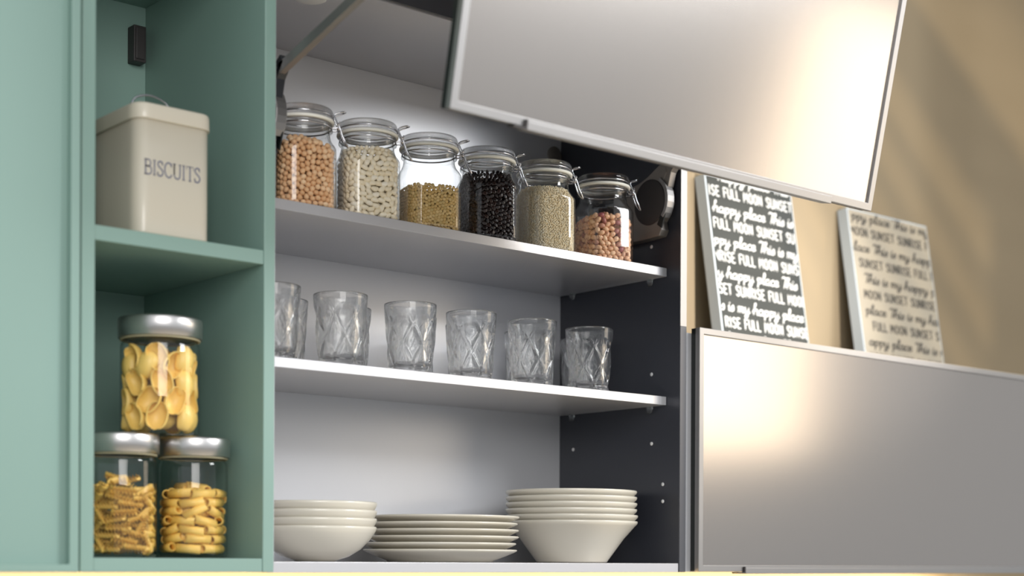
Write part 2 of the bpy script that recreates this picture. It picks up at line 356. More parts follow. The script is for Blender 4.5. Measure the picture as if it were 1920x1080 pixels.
LOWER = {
 'h': (4.3, [[(-.5, 2), (1.2, 8), (1.6, 10), (.8, 10), (.5, 5), (.4, 0)], [(.4, 2.5), (1.8, 4.8), (2.8, 4.6), (3, 2), (3.1, .5), (3.6, 0), (4.3, 1)]]),
 'a': (4.3, [[(3, 4.4), (1.6, 5), (.4, 3.6), (.3, 1.4), (1.2, 0), (2.4, .8), (3, 3), (3.1, 5)], [(3.1, 4.6), (3.1, 1), (3.6, 0), (4.3, 1)]]),
 'p': (4.1, [[(0, 3), (.8, 5), (.9, 0), (.9, -4)], [(.9, 3), (2, 4.9), (3.2, 4.2), (3.3, 1.6), (2.2, .1), (1, .8)]]),
 'y': (4.4, [[(0, 4), (.5, 5), (.7, 2), (1.4, .4), (2.6, 1.2), (3.2, 5)], [(3.2, 5), (3.1, 0), (2.6, -3.4), (1.2, -4), (.8, -2.6), (2.4, -.6), (4.4, 1)]]),
 'l': (2.4, [[(0, 1), (1.6, 7), (1.7, 10), (.9, 10), (.7, 5), (.9, .8), (1.6, 0), (2.4, 1)]]),
 'c': (3.3, [[(2.9, 4.2), (1.8, 5), (.5, 3.6), (.4, 1.4), (1.4, 0), (2.6, .4), (3.3, 1.2)]]),
 'e': (3.3, [[(.4, 2), (2.2, 2.8), (2.5, 4.4), (1.4, 5), (.4, 3.4), (.6, .8), (1.8, 0), (3.3, 1.2)]]),
 'T': (4.2, [[(0, 9), (1, 10.3), (3, 9.6), (5.4, 10.4)], [(3, 9.8), (2.6, 5), (2.2, 0)]]),
 'i': (1.9, [[(0, 3.6), (.5, 5), (.5, 1), (1, 0), (1.9, 1)], [(.6, 7), (.75, 7.5)]]),
 's': (2.8, [[(0, 1), (1.4, 5.2), (2.2, 3), (2, .6), (.8, 0), (.2, .8)]]),
 'm': (5.2, [[(0, 4), (.5, 5), (.5, 0)], [(.5, 3), (1.4, 4.9), (2.2, 4.2), (2.2, 0)], [(2.2, 3), (3.1, 4.9), (4, 4.2), (4, 1), (4.5, 0), (5.2, 1)]]),
}
def strokes(text, script):
    """centre lines of one line of lettering, and its length"""
    out = []; x = 0
    tab = LOWER if script else CAPS
    for k, ch in enumerate(text):
        if ch == ' ': x += 2.6 if script else 3.2; continue
        adv, ss = tab[ch]
        for s in ss:
            P = [Vector((px+x+(py*.16 if script else 0), py, 0)) for px, py in s]
            out.append(smooth_path(P, 5) if len(P) > 2 else P)
        x += adv+(0 if script else .55)
    return out, x
def ribbon(mb, pts, wd, depth, fmap):
    """a flat brush stroke of width wd; fmap turns (x, y, height) into a point on the board"""
    P = [Vector((p[0], p[1], 0)) for p in pts]
    a, b = (P[0]-P[1]).normalized(), (P[-1]-P[-2]).normalized()
    P[0] = P[0]+a*wd*.3; P[-1] = P[-1]+b*wd*.3
    vs = []
    for i, p in enumerate(P):
        t = (P[min(i+1, len(P)-1)]-P[max(i-1, 0)]).normalized(); n = Vector((-t.y, t.x, 0))*wd*(.36 if i in (0, len(P)-1) else .5)
        for h in (depth, 0): vs += [fmap(p.x+n.x, p.y+n.y, h), fmap(p.x-n.x, p.y-n.y, h)]
    fs = []
    for i in range(len(P)-1):
        q, r = i*4, i*4+4
        fs += [(q, q+1, r+1, r), (q, r, r+2, q+2), (q+1, q+3, r+3, r+1)]
    fs += [(0, 2, 3, 1), (len(P)*4-4, len(P)*4-3, len(P)*4-1, len(P)*4-2)]
    mb.add(vs, fs)
def clip(pts, x0, x1, z0, z1):
    runs = []; cur = []
    for p in pts:
        if x0 <= p[0] <= x1 and z0 <= p[1] <= z1: cur.append(p)
        else:
            if len(cur) > 1: runs.append(cur)
            cur = []
    if len(cur) > 1: runs.append(cur)
    return runs
def board(name, label, x0, width, height, lean, rows, face, ink, unit, bold, thick=.028):
    ux_caps, ux_low, uy = unit
    t = thing(name, label, 'sign'); t.rotation_euler = (-lean, 0, 0)
    # local: x across, z up along the board, y = 0 front face, +y back
    zb = .4136; top_y = YW-.0012
    t.location = (x0, top_y-thick*math.cos(lean)-height*math.sin(lean), zb+thick*math.sin(lean)+.0003)
    MB().box(0, width, 0, thick, 0, height).build('board', M['canvas'], t, bevel=.001)
    MB().box(.004, width-.004, -.0006, .0006, .003, height-.004).build('printed_face', M[face], t)
    L = MB()
    for (zc, x_off, text, script) in rows:
        u = ux_low if script else ux_caps; ss, ln = strokes(text, script)
        for s in ss:
            fine = []
            P = [Vector((x_off+p.x*u, zc+p.y*uy, 0)) for p in s]
            for a, b in zip(P, P[1:]):
                for k in range(4): fine.append(a.lerp(b, k/4))
            fine.append(P[-1])
            for run in clip(fine, .006, width-.006, .004, height-.005):
                ribbon(L, run, bold, .0008, lambda x, z, h: (x, -.0006-h, z))
    L.build('lettering', M[ink], t)
    return t
LEAN = R(8.9)
rows1 = []
H1 = .4175
for k, (txt, script, off) in enumerate([
    ('happy place This is', True, .04), ('ISE FULL MOON SUNSET', False, .008), ('happy place This is', True, .0135), ('FULL MOON SUNSET SUN', False, .0115), ('ppy place This is my', True, .004),
    ('NRISE FULL MOON SUNSE', False, .0045), ('y happy place This', True, .004), ('SET SUNRISE FULL MOON', False, .0045), ('s is my happy place', True, .003), ('RISE FULL MOON SUNSET', False, .013), ('happy place This is', True, .01), ('MOON SUNSET SUNRISE', False, .01)]):
    rows1.append((H1-.0095-k*.0362, off, txt, script))
board('lettered_sign', 'charcoal sign with white hand lettering leaning on the wall', 1.3352, .2862, H1, LEAN, rows1, 'chalk', 'chalk_ink', (.00335, .0041, .0024), .0030)
rows2 = []
H2 = .4185
for k, (txt, script, off) in enumerate([
    ('ppy place This is my', True, .012), ('MOON SUNSET SUNRISE FU', False, .004), ('lace This is my happ', True, .006), ('SUNSET SUNRISE FULL M', False, .022), ('This is my happy p', True, .03),
    ('MOON SUNSET SUNRISE', False, .026), ('place This is my hap', True, .022), ('FULL MOON SUNSET SUN', False, .045), ('appy place This is my', True, .02), ('MOON SUNSET SUNRISE', False, .02), ('This is my happy', True, .02)]):
    rows2.append((H2-.0265-k*.0378, off, txt, script))
board('lettered_sign', 'off white sign with dark grey lettering, further right against the wall', 1.822, .315, H2, LEAN, rows2, 'paper', 'dark_ink', (.0035, .0045, .0022), .0034)

# ------------------------------------------------------------------ crockery on the bottom board
def stack(name, prof, m, n, x, y, pitch, labels, cat, group, jit=0, seed=1, lift=None):
    rnd = random.Random(seed); first = None
    for k in range(n):
        if first is None:
            first = MB().lathe(prof, 96, closed=True).build(name, m); o = first
        else: o = first.copy(); COL.objects.link(o)
        o.location = (x+(jit[k][0] if jit else 0), y+(jit[k][1] if jit else 0), .0004+k*pitch)
        tag(o, labels[k], cat, group)
cone = [(.0001, .004), (.0560, .004), (.0575, .0006), (.0620, .0006), (.0640, .0030), (.0930, .0430), (.1130, .0655), (.1165, .0690), (.1175, .0725), (.1165, .0738), (.1145, .0720), (.1100, .0665), (.0890, .0440), (.0625, .0080), (.0001, .0072)]
ORD = ['lowest', 'second from the bottom', 'third from the bottom', 'fourth from the bottom', 'fifth from the bottom', 'topmost']
stack('cone_bowl', cone, M['china'], 6, .7638, .13, .0108, ['ivory straight-sided bowl %s in the stack at the dark panel' % q for q in ORD], 'bowl', 'straight-sided bowls stacked at the dark panel', seed=3,
      jit=[(0, 0), (.0006, .0), (-.0008, .001), (-.0012, 0), (-.0018, 0), (-.0016, .0005)])
plate = [(.0001, .0035), (.0820, .0035), (.0840, .0005), (.0880, .0005), (.0900, .0030), (.1090, .0100), (.1230, .0158), (.1278, .0182), (.1286, .0200), (.1272, .0212), (.1225, .0196), (.1060, .0138), (.0880, .0068), (.0800, .0062), (.0001, .0062)]
stack('dinner_plate', plate, M['china'], 6, .4777, .14, .0111, ['ivory dinner plate %s in the stack of plates' % q for q in ORD], 'plate', 'dinner plates stacked between the bowls', seed=5,
      jit=[(-.003, 0), (-.004, .001), (.001, 0), (.001, 0), (-.002, .0), (.002, 0)])
round_b = [(.0001, .0025), (.0270, .0025), (.0285, .0005), (.0310, .0005), (.0330, .0020), (.0520, .0080), (.0700, .0190), (.0840, .0330), (.0915, .0440), (.0945, .0500), (.0950, .0530), (.0938, .0545), (.0918, .0530), (.0885, .0450), (.0800, .0345), (.0660, .0220), (.0480, .0120), (.0300, .0072), (.0001, .0065)]
ORD4 = ['lowest', 'second from the bottom', 'third from the bottom', 'topmost']
stack('round_bowl', round_b, M['china'], 4, .2140, .12, .0126, ['ivory rounded bowl %s in the stack beside the green panel' % q for q in ORD4], 'bowl', 'rounded bowls stacked beside the green panel', seed=7,
      jit=[(0, 0), (.0006, 0), (.0008, 0), (.0012, 0)])

# ------------------------------------------------------------------ pressed glass tumblers on the middle shelf
def tumbler_mesh():
    n, H, NC = 210, 66, 7
    r0, r1, h = .0352, .0422, .1175
    vs = []; fs = []
    for i in range(H+1):
        z = h*i/H; t = i/H; r = r0+(r1-r0)*t
        for k in range(n):
            a = k/n
            fade = min(1, max(0, (z-.004)/.006))*min(1, max(0, (.098-z)/.010))
            u = NC*a+(z-.012)/.069; v = NC*a-(z-.012)/.069
            du = abs(u-round(u)); dv = abs(v-round(v)); d = min(du, dv)          # 0 on a ridge, .5 in the middle of a diamond
            cut = .0027*(1-math.exp(-(d/.105)**2))
            rip = .0003*noise.noise(Vector((math.cos(2*PI*a)*6, math.sin(2*PI*a)*6, z*160)))
            rr = r-fade*(cut+rip)
            if i == 0: rr -= .0012
            vs.append((rr*math.cos(2*PI*a), rr*math.sin(2*PI*a), z))
    for i in range(H):
        for k in range(n):
            j = (k+1) % n; fs.append((i*n+k, i*n+j, (i+1)*n+j, (i+1)*n+k))
    base = len(vs)
    inner = [(r1-.0006, h+.0007), (r1-.0016, h)]+[(r0+(r1-r0)*z/h-(.0052 if z < .097 else .0052-.0034*min(1, (z-.097)/.010)), z) for z in (.112, .107, .097, .080, .060, .040, .022, .016)]+[(.0230, .0112), (.012, .0098)]
    for r, z in inner:
        for k in range(n): vs.append((r*math.cos(2*PI*k/n), r*math.sin(2*PI*k/n), z))
    prev = H*n
    for q in range(len(inner)):
        cur = base+q*n
        for k in range(n):
            j = (k+1) % n; fs.append((prev+k, prev+j, cur+j, cur+k))
        prev = cur
    vs.append((0, 0, .0095)); c = len(vs)-1
    for k in range(n): fs.append((prev+k, prev+(k+1) % n, c))
    vs.append((0, 0, .0012)); c = len(vs)-1
    for k in range(n): fs.append(((k+1) % n, k, c))
    return MB().add(vs, fs, True)
first = None
gx = [(.1130, .0840), (.2341, .0830), (.3682, .0830), (.4936, .0835), (.6262, .0825), (.7603, .0830)]
fl = ['beside the green panel', 'second along from the green panel', 'third along from the green panel', 'fourth along from the green panel', 'fifth along from the green panel', 'nearest the dark side panel']
for k in range(6):
    for row in (0, 1):
        if first is None: tm = tumbler_mesh(); tm.v = [(x, y, z*.945) for x, y, z in tm.v]; o = first = tm.build('tumbler', M['tumbler'])
        else: o = first.copy(); COL.objects.link(o)
        x, y = gx[k]
        if row: x, y = (min(x+.081, .8590), y+.1050)
        o.location = (x, y, .2996); o.rotation_euler = (0, 0, R(17*k+31*row))
        tag(o, ('clear diamond-cut tumbler in the front row, %s' % fl[k]) if row == 0 else 'clear tumbler mostly hidden behind the front tumbler %s' % fl[k], 'glass', 'diamond-cut tumblers on the middle shelf')

# ------------------------------------------------------------------ clip-top jars on the upper shelf
S2, RC = .0438, .021          # half side and corner radius of the square body
def rsq(t, half, rc):
    """point on a square with rounded corners, t from 0 to 1, starting in the middle of the +x side"""
    L1 = 2*(half-rc); La = PI/2*rc; P = 4*(L1+La); s = (t % 1)*P+L1/2
    k = int(s//(L1+La)); s -= k*(L1+La); a = k*PI/2
    if s < L1: x, y = half, -half+rc+s
    else:
        b = (s-L1)/rc; x, y = half-rc+rc*math.cos(b), half-rc+rc*math.sin(b)
    return x*math.cos(a)-y*math.sin(a), x*math.sin(a)+y*math.cos(a)
def jsq(t, half, rc):
    x, y = rsq(t, half, rc); m = min(abs(x), abs(y)); f = 1+.065*max(0, 1-(m/half)**2); return x*f, y*f
ZS = .925
def sect(t, z): return sect_raw(t, z/ZS)
def sect_raw(t, z):
    """outer outline of the jar body at height z"""
    a = 2*PI*t
    if z <= .098:
        e = .0088; k = 0 if z > e else e-math.sqrt(max(0, e*e-(e-z)**2))
        return jsq(t, S2-k, max(.012, RC-k))
    q = min(1, (z-.098)/.031); q = q*q*(3-2*q)
    x, y = jsq(t, S2-.0015*q, RC+(S2-.0015-RC)*q); rn = .0415
    c = (rn*math.cos(math.atan2(y, x)), rn*math.sin(math.atan2(y, x)))
    return x+(c[0]-x)*q, y+(c[1]-y)*q
def squash(mb): mb.v = [(x, y, z*ZS) for x, y, z in mb.v]; return mb
def jar():
    root = thing('clip_top_jar', None, 'jar')
    n = 96; zs = [0, .0006, .0020, .0042, .0066, .0088, .03, .06, .085, .098]+[.098+.031*k/10 for k in range(1, 11)]
    vs = []; fs = []
    for z in zs:
        for k in range(n): x, y = sect_raw(k/n, z); vs.append((x, y, z))
    for rr, z in ((.0420, .1305), (.0452, .1318), (.0458, .1340), (.0452, .1362), (.0425, .1372), (.0425, .1390), (.0448, .1400), (.0454, .1425), (.0448, .1448), (.0410, .1450), (.0405, .1300)):
        for k in range(n):
            x, y = jsq(k/n, .05, RC); a = math.atan2(y, x); vs.append((rr*math.cos(a), rr*math.sin(a), z))
    m_ = len(vs)//n
    for i in range(m_-1):
        for k in range(n):
            j = (k+1) % n; fs.append((i*n+k, i*n+j, (i+1)*n+j, (i+1)*n+k))
    fs.append(tuple(range(n-1, -1, -1)))
    squash(MB().add(vs, fs, True)).build('jar_body', M['jar_glass'], root)
    squash(MB().lathe([(.0395, .1452), (.0478, .1452), (.0485, .1466), (.0485, .1486), (.0478, .1500), (.0395, .1500)], 64, closed=True)).build('rubber_seal', M['rubber'], root)
    squash(MB().lathe([(0, .1420), (.0300, .1420), (.0372, .1445), (.0380, .1502), (.0450, .1503), (.0464, .1514), (.0464, .1534), (.0448, .1545), (.0446, .1570), (.0466, .1582), (.0470, .1610), (.0462, .1650), (.0446, .1672), (.0415, .1672), (.0385, .1640), (.0300, .1628), (0, .1628)], 96)).build('lid', M['lid_glass'], root)
    w_ = MB(); rw = .0013
    ring = lambda r, z, a0=0, a1=360, k=48: [(r*math.cos(R(a0+(a1-a0)*i/k)), r*math.sin(R(a0+(a1-a0)*i/k)), z) for i in range(k+1)]
    w_.tube(ring(.0437, .1382), rw)
    w_.tube(ring(.0462, .1558), rw)
    for s in (-1, 1):           # two uprights of the bail, joined by the ear at the top
        w_.tube(smooth_path([(.0440, s*.0085, .1382), (.0520, s*.0085, .1390), (.0535, s*.0080, .1440), (.0500, s*.0075, .1520), (.0478, s*.0070, .1600), (.0530, s*.0065, .1640), (.0610, s*.0050, .1665), (.0650, s*.0000, .1670)], 5), rw)
    for z, rad in ((.1382, .0026), (.1450, .0022)):
        w_.tube([(.0540, -.0110, z), (.0540, .0110, z)], rw*1.3)
    turn = lambda mb: setattr(mb, 'v', [(x*.966+y*.259, -x*.259+y*.966, z) for x, y, z in mb.v])
    turn(w_); bail = squash(w_).build('wire_bail', M['steel'], root)
    lv = MB()
    for s in (-1, 1):
        lv.tube(smooth_path([(.0528, s*.0066, .1475), (.0562, s*.0066, .1400), (.0585, s*.0064, .1330), (.0610, s*.0062, .1250), (.0650, s*.0056, .1170), (.0690, s*.0020, .1105), (.0694, 0, .1100)], 6), .0012)
    lv.tube(smooth_path([(.0560, -.0066, .1475), (.0560, -.0040, .1500), (.0560, .0040, .1500), (.0560, .0066, .1475)], 5), .0012)
    turn(lv); squash(lv).build('clasp_lever', M['steel'], bail)
    return root
JARS = [(.1680, .0900, -17), (.2885, .0900, -20), (.4095, .0900, -17), (.5310, .0900, -13), (.6590, .0900, -11), (.7990, .0900, -13)]
WHAT = ['chickpeas', 'white kidney beans', 'pale green-brown lentils', 'dark roasted coffee beans', 'white rice', 'speckled brown beans']
jar0 = None; jar_objs = []
for k, (x, y, rz) in enumerate(JARS):
    j = jar0 if jar0 is None else copy_tree(jar0)
    if j is None: j = jar0 = jar()
    jar_objs.append((j, x, y, rz, k))
for j, x, y, rz, k in jar_objs:
    j.location = (x, y, .5302); j.rotation_euler = (0, 0, R(rz)); j['group'] = 'clip-top jars on the upper shelf'
    j['label'] = 'clear glass clip-top jar full of %s' % WHAT[k] if k not in (2, 5) else 'clear glass clip-top jar partly filled with %s' % WHAT[k]

# ------------------------------------------------------------------ what the jars hold
import numpy as np
def pack2d(per, z0, z1, sp, seed, aspect=1.0, iters=90):
    """even but irregular packing on a closed band: positions along the perimeter and up the wall"""
    rng = np.random.default_rng(seed); n = max(3, int(per*(z1-z0+sp*.5)/(sp*sp*.88)))
    p = np.column_stack([rng.random(n)*per, z0+rng.random(n)*(z1-z0)])
    for it in range(iters):
        d = p[:, None, :]-p[None, :, :]; d[..., 0] -= per*np.round(d[..., 0]/per); d[..., 0] /= aspect
        L = np.sqrt((d**2).sum(-1))+1e-9; np.fill_diagonal(L, 9)
        f = np.clip(sp-L, 0, None)/L; mv = (d*f[..., None]).sum(1)*.28; mv[:, 0] *= aspect
        p += mv; p[:, 0] %= per; p[:, 1] = np.clip(p[:, 1], z0, z1)
    return p
def ico(a, b, c, sub=2, fn=None):
    bm = bmesh.new(); bmesh.ops.create_icosphere(bm, subdivisions=sub, radius=1)
    for v in bm.verts:
        q = v.co.copy(); q = fn(q) if fn else q; v.co = Vector((q.x*a, q.y*b, q.z*c))
    vs = [tuple(v.co) for v in bm.verts]; fs = [tuple(v.index for v in f.verts) for f in bm.faces]; bm.free(); return vs, fs
def chick(q):
    r = 1+.10*noise.noise(q*2.2)-.10*math.exp(-((q.y)/.22)**2)*max(0, q.z)
    v = q*r
    if q.x > .75: v.x += .30*(q.x-.75)/.25
    return v
def kidney(q): return Vector((q.x, q.y+.28*q.x*q.x-.14, q.z*(1-.05*q.x)))
def lens(q): return Vector((q.x, q.y, q.z*(1-.55*(q.x*q.x+q.y*q.y)**2)))
def coffee(q):
    z = q.z if q.z < 0 else q.z*(.55-.5*math.exp(-((q.y)/.16)**2)); return Vector((q.x, q.y, z))
def borl(q): return Vector((q.x*(1-.04*q.x), q.y+.12*q.x*q.x, q.z))
KINDS = [  # half sizes, spacing, mesh function, material, single name, group size
 (.0046, .0044, .0044, .0084, chick, food('chickpea skin', [srgb(232, 190, 146), srgb(220, 172, 126), srgb(238, 204, 164)], .55), 'chickpea'),
 (.0069, .0044, .0039, .0094, kidney, food('white bean skin', [srgb(252, 240, 214), srgb(244, 228, 196), srgb(254, 246, 228)], .4), 'white_bean'),
 (.0032, .0029, .0016, .0055, lens, food('lentil skin', [srgb(228, 192, 126), srgb(212, 176, 110), srgb(238, 206, 146), srgb(208, 180, 118)], .5), 'lentil'),
 (.0048, .0034, .0031, .0076, coffee, food('roasted coffee', [srgb(42, 26, 22), srgb(30, 19, 18), srgb(56, 34, 27)], .3, spec=.6), 'coffee_bean'),
 None,
 (.0066, .0047, .0041, .0098, borl, food('speckled bean skin', [srgb(232, 186, 146), srgb(224, 172, 132), srgb(238, 198, 160), srgb(228, 180, 140), srgb(150, 84, 84)], .4, (srgb(170, 98, 80), 420, .60)), 'speckled_bean'),
]
WHERE = ['in the clip-top jar beside the green panel', 'in the second clip-top jar from the green panel', 'in the third clip-top jar from the green panel', 'in the jar between lentils and rice', 'in the clip-top jar behind the raised front', 'in the clip-top jar beside the dark side panel']
LEVEL = [.102, .110, .071, .113, .110, .078]
LOOK = ['tan round chickpea', 'white kidney bean', 'small pale brown lentil', 'dark roasted coffee bean', '', 'speckled brown bean']
CAMV = CAM
ZL = [ZS*q for q in (.0, .003, .006, .009, .02, .05, .08, .098, .101, .105, .110, .115, .120, .125, .129)]
TAB = []
for z_ in ZL:
    th_, rr_ = [], []
    for k in range(400):
        x_, y_ = sect(k/400, z_); th_.append(math.atan2(y_, x_)); rr_.append(math.hypot(x_, y_)-.0009)
    o_ = np.argsort(th_); th_ = np.array(th_)[o_]; rr_ = np.array(rr_)[o_]
    TAB.append(np.interp(np.linspace(-PI, PI, 361), th_, rr_, period=2*PI))
TAB = np.array(TAB)
def rmax(P):
    """room inside the glass for an array of local points: the largest radius at each point's height and direction"""
    a = (np.arctan2(P[:, 1], P[:, 0])+PI)/(2*PI)*360; ia = np.clip(np.rint(a).astype(int), 0, 360)
    zi = np.interp(P[:, 2], ZL, range(len(ZL))); i0 = np.clip(zi.astype(int), 0, len(ZL)-2); f = zi-i0
    return TAB[i0, ia]*(1-f)+TAB[i0+1, ia]*f
def fit_in(p, rot, vs):
    """nudge a piece towards the jar's axis until all of it is inside the glass"""
    V = np.array(vs) @ np.array(rot).T
    for it in range(3):
        P = V+np.array(p); over = (np.hypot(P[:, 0], P[:, 1])-rmax(P)).max()
        lowz = .0016-P[:, 2].min()
        if lowz > 0: p = p+Vector((0, 0, lowz))
        if over <= 0: break
        h = math.hypot(p.x, p.y); p = Vector((p.x*(1-over/h), p.y*(1-over/h), p.z))
    return p
def clamp_in(P):
    P = np.array(P); h = np.hypot(P[:, 0], P[:, 1])+1e-9; k = np.minimum(1, rmax(P)/h); P[:, 0] *= k; P[:, 1] *= k; P[:, 2] = np.maximum(P[:, 2], .0014); return [tuple(q) for q in P]
def fill(idx, kind, mat_w, level, seed, cap=300, flat=True, outline=None, per=None):
    a, b, c, sp, fn, m, nm = kind
    rnd = random.Random(seed)
    vs, fs = ico(a, b, c, 2, fn)
    proto_me = None; cand = []; lump = MB()
    for layer in (0, 1):
        ins = max(b, c)+.0011+layer*b*1.5
        half = S2-.0010-ins; rc = max(.006, RC-ins); P = 8*(half-rc)+2*PI*rc
        zt = level-(0 if layer == 0 else sp*.5)
        P2 = pack2d(P, c+.0022, zt, sp, seed+layer, 1.0 if a < b*1.3 else 1.12)
        for s, z in P2:
            t = s/P; x, y = jsq(t, half, rc); x2, y2 = jsq(t+.003, half, rc)
            if z > .088:            # follow the shoulder inwards
                xo, yo = sect(t, z); xb, yb = sect(t, .083); k_ = math.hypot(xo, yo)/math.hypot(xb, yb); x *= k_*.995; y *= k_*.995
            z += (.006*noise.noise(Vector((x*40, y*40, seed)))-.003 if idx in (0, 5) and z > level-.012 else 0)
            if idx == 5 and z > level-.014: z += .004*math.cos(2*PI*(t-.80))
            tan = Vector((x2-x, y2-y, 0)).normalized(); nor = Vector((tan.y, -tan.x, 0))
            ang = rnd.uniform(-PI, PI) if fn in (chick,) else rnd.gauss(0, .75)
            u = tan*math.cos(ang)+Vector((0, 0, 1))*math.sin(ang); v_ = nor.cross(u)
            if z > zt-.004: ang *= .25
            u = tan*math.cos(ang)+Vector((0, 0, 1))*math.sin(ang); v_ = nor.cross(u)
            tilt = rnd.gauss(0, .18 if fn is not lens else .12)
            nn = (nor*math.cos(tilt)+v_*math.sin(tilt)); v_ = nn.cross(u).normalized()
            if fn is chick:
                q = Vector((rnd.gauss(0, 1), rnd.gauss(0, 1), rnd.gauss(0, 1))).normalized(); u = q; nn = q.orthogonal().normalized(); v_ = nn.cross(u)
            flip = rnd.choice((1, -1))
            rot = Matrix((u*flip, v_*flip, nn)).transposed()
            cand.append((layer, Vector((x, y, z)), rot, nor))
    # a few loose ones on top
    if idx in (0, 5):
        for k in range(34 if idx == 0 else 40):
            aa = rnd.uniform(0, 2*PI); rr = rnd.uniform(0, .030 if idx == 0 else .036)
            q = Vector((rnd.gauss(0, 1), rnd.gauss(0, 1), rnd.gauss(0, .5))).normalized(); n_ = q.orthogonal().normalized()
            zz = level+.001+(.007*(1-rr/.04))+ (.003 if k % 3 == 0 else 0)
            cand.append((0, Vector((rr*math.cos(aa), rr*math.sin(aa), zz)), Matrix((q, n_.cross(q), n_)).transposed(), Vector((0, 0, 0))))
    jx, jy, jr = JARS[idx]; MW = Matrix.Translation((jx, jy, .5302)) @ Matrix.Rotation(R(jr), 4, 'Z')
    inv = MW.inverted() @ CAMV; vis = []
    for cnd in cand:
        dirc = (inv-cnd[1]); dirc.z = 0; dirc.normalize()
        score = cnd[3].dot(dirc) if cnd[0] == 0 else -9
        if cnd[0] == 0 and cnd[3].length < .1: score = .1+.2*(cnd[1].dot(dirc)/.04)
        vis.append((score, cnd))
    vis.sort(key=lambda t_: -t_[0]); n_ind = sum(1 for s, _ in vis[:cap] if s > .02)
    grp = '%s %s' % (LOOK[idx].split()[-1]+'s', WHERE[idx])
    first = None
    for s, (ly, p, rot, nor) in vis[:n_ind]:
        if first is None: o = first = MB().add(vs, fs, True).build(nm, m)
        else: o = first.copy(); COL.objects.link(o)
        o.matrix_world = MW @ Matrix.Translation(fit_in(p, rot, vs)) @ rot.to_4x4()
        tag(o, '%s near the glass %s' % (LOOK[idx], WHERE[idx]), 'bean' if idx not in (2, 0) else LOOK[idx].split()[-1], grp)
    vl, flw = ico(a, b, c, 1, fn)
    for s, (ly, p, rot, nor) in vis[n_ind:]:
        lump.add([p+rot @ Vector(v) for v in vl], flw, True)
    hc = S2-.0012-2*c-b*2.2; q = []
    for z in (.004, .088 if level > .1 else level-.010, level-.008):
        if q and z <= q[-1][2]+1e-5: continue
        k_ = 1 if z <= .089 else .80
        for k in range(32): x, y = jsq(k/32, hc, .010); q.append((x*k_, y*k_, z))
    nr = len(q)//32; cf = [tuple(range(31, -1, -1)), tuple((nr-1)*32+k for k in range(32))]
    for i in range(nr-1):
        for k in range(32): cf.append((i*32+k, i*32+(k+1) % 32, (i+1)*32+(k+1) % 32, (i+1)*32+k))
    lump.add(q, cf, True)
    lump.v = clamp_in(lump.v)
    o = lump.build(nm+'_fill', m, fix=False); o.matrix_world = MW
    tag(o, 'remaining %ss packed deeper %s' % (LOOK[idx], WHERE[idx]), 'food', kind='stuff')
for idx in (0, 1, 2, 3, 5): fill(idx, KINDS[idx], None, LEVEL[idx], 11+idx*7)

def rice(idx=4):
    m = food('white rice grain', [srgb(254, 238, 204), srgb(246, 226, 186), srgb(255, 246, 222)], .45)
    rnd = random.Random(5); mb = MB(); vs, fs = ico(.0031, .0010, .0010, 1)
    for layer in (0, 1):
        ins = .0022+layer*.0016; half = S2-.001-ins; rc = RC-ins; P = 8*(half-rc)+2*PI*rc; lev = LEVEL[idx]
        nz = int(lev/.0023); ns = int(P/.0044)
        for i in range(nz):
            for k in range(ns):
                t = (k+.5*(i % 2)+rnd.uniform(-.3, .3))/ns; z = .0025+i*.0023+rnd.uniform(-.0008, .0008)
                x, y = jsq(t, half, rc); x2, y2 = jsq(t+.003, half, rc); tan = Vector((x2-x, y2-y, 0)).normalized(); nor = Vector((tan.y, -tan.x, 0))
                if z > .088:
                    xo, yo = sect(t, z); xb, yb = sect(t, .083); k_ = math.hypot(xo, yo)/math.hypot(xb, yb); x *= k_*.995; y *= k_*.995
                ang = rnd.uniform(-PI/2, PI/2); u = tan*math.cos(ang)+Vector((0, 0, 1))*math.sin(ang); u = (u+nor*rnd.gauss(0, .12)).normalized(); v_ = nor.cross(u).normalized(); n_ = u.cross(v_)
                rot = Matrix((u, v_, n_)).transposed(); p = Vector((x, y, z))
                mb.add([p+rot @ Vector(v) for v in vs], fs, True)
    hc = S2-.0055; q = []
    for z in (.004, .088, LEVEL[idx]-.001):
        k_ = 1 if z <= .089 else .84
        for k in range(32): x, y = jsq(k/32, hc, .020); q.append((x*k_, y*k_, z))
    cf = [tuple(range(31, -1, -1)), tuple(64+k for k in range(32))]
    for i in range(2):
        for k in range(32): cf.append((i*32+k, i*32+(k+1) % 32, (i+1)*32+(k+1) % 32, (i+1)*32+k))
    mb.add(q, cf, True); mb.v = clamp_in(mb.v); o = mb.build('rice', m, fix=False)
    jx, jy, jr = JARS[idx]; o.matrix_world = Matrix.Translation((jx, jy, .5302)) @ Matrix.Rotation(R(jr), 4, 'Z')
    tag(o, 'white rice filling the clip-top jar between coffee beans and speckled beans', 'rice', kind='stuff')
rice()

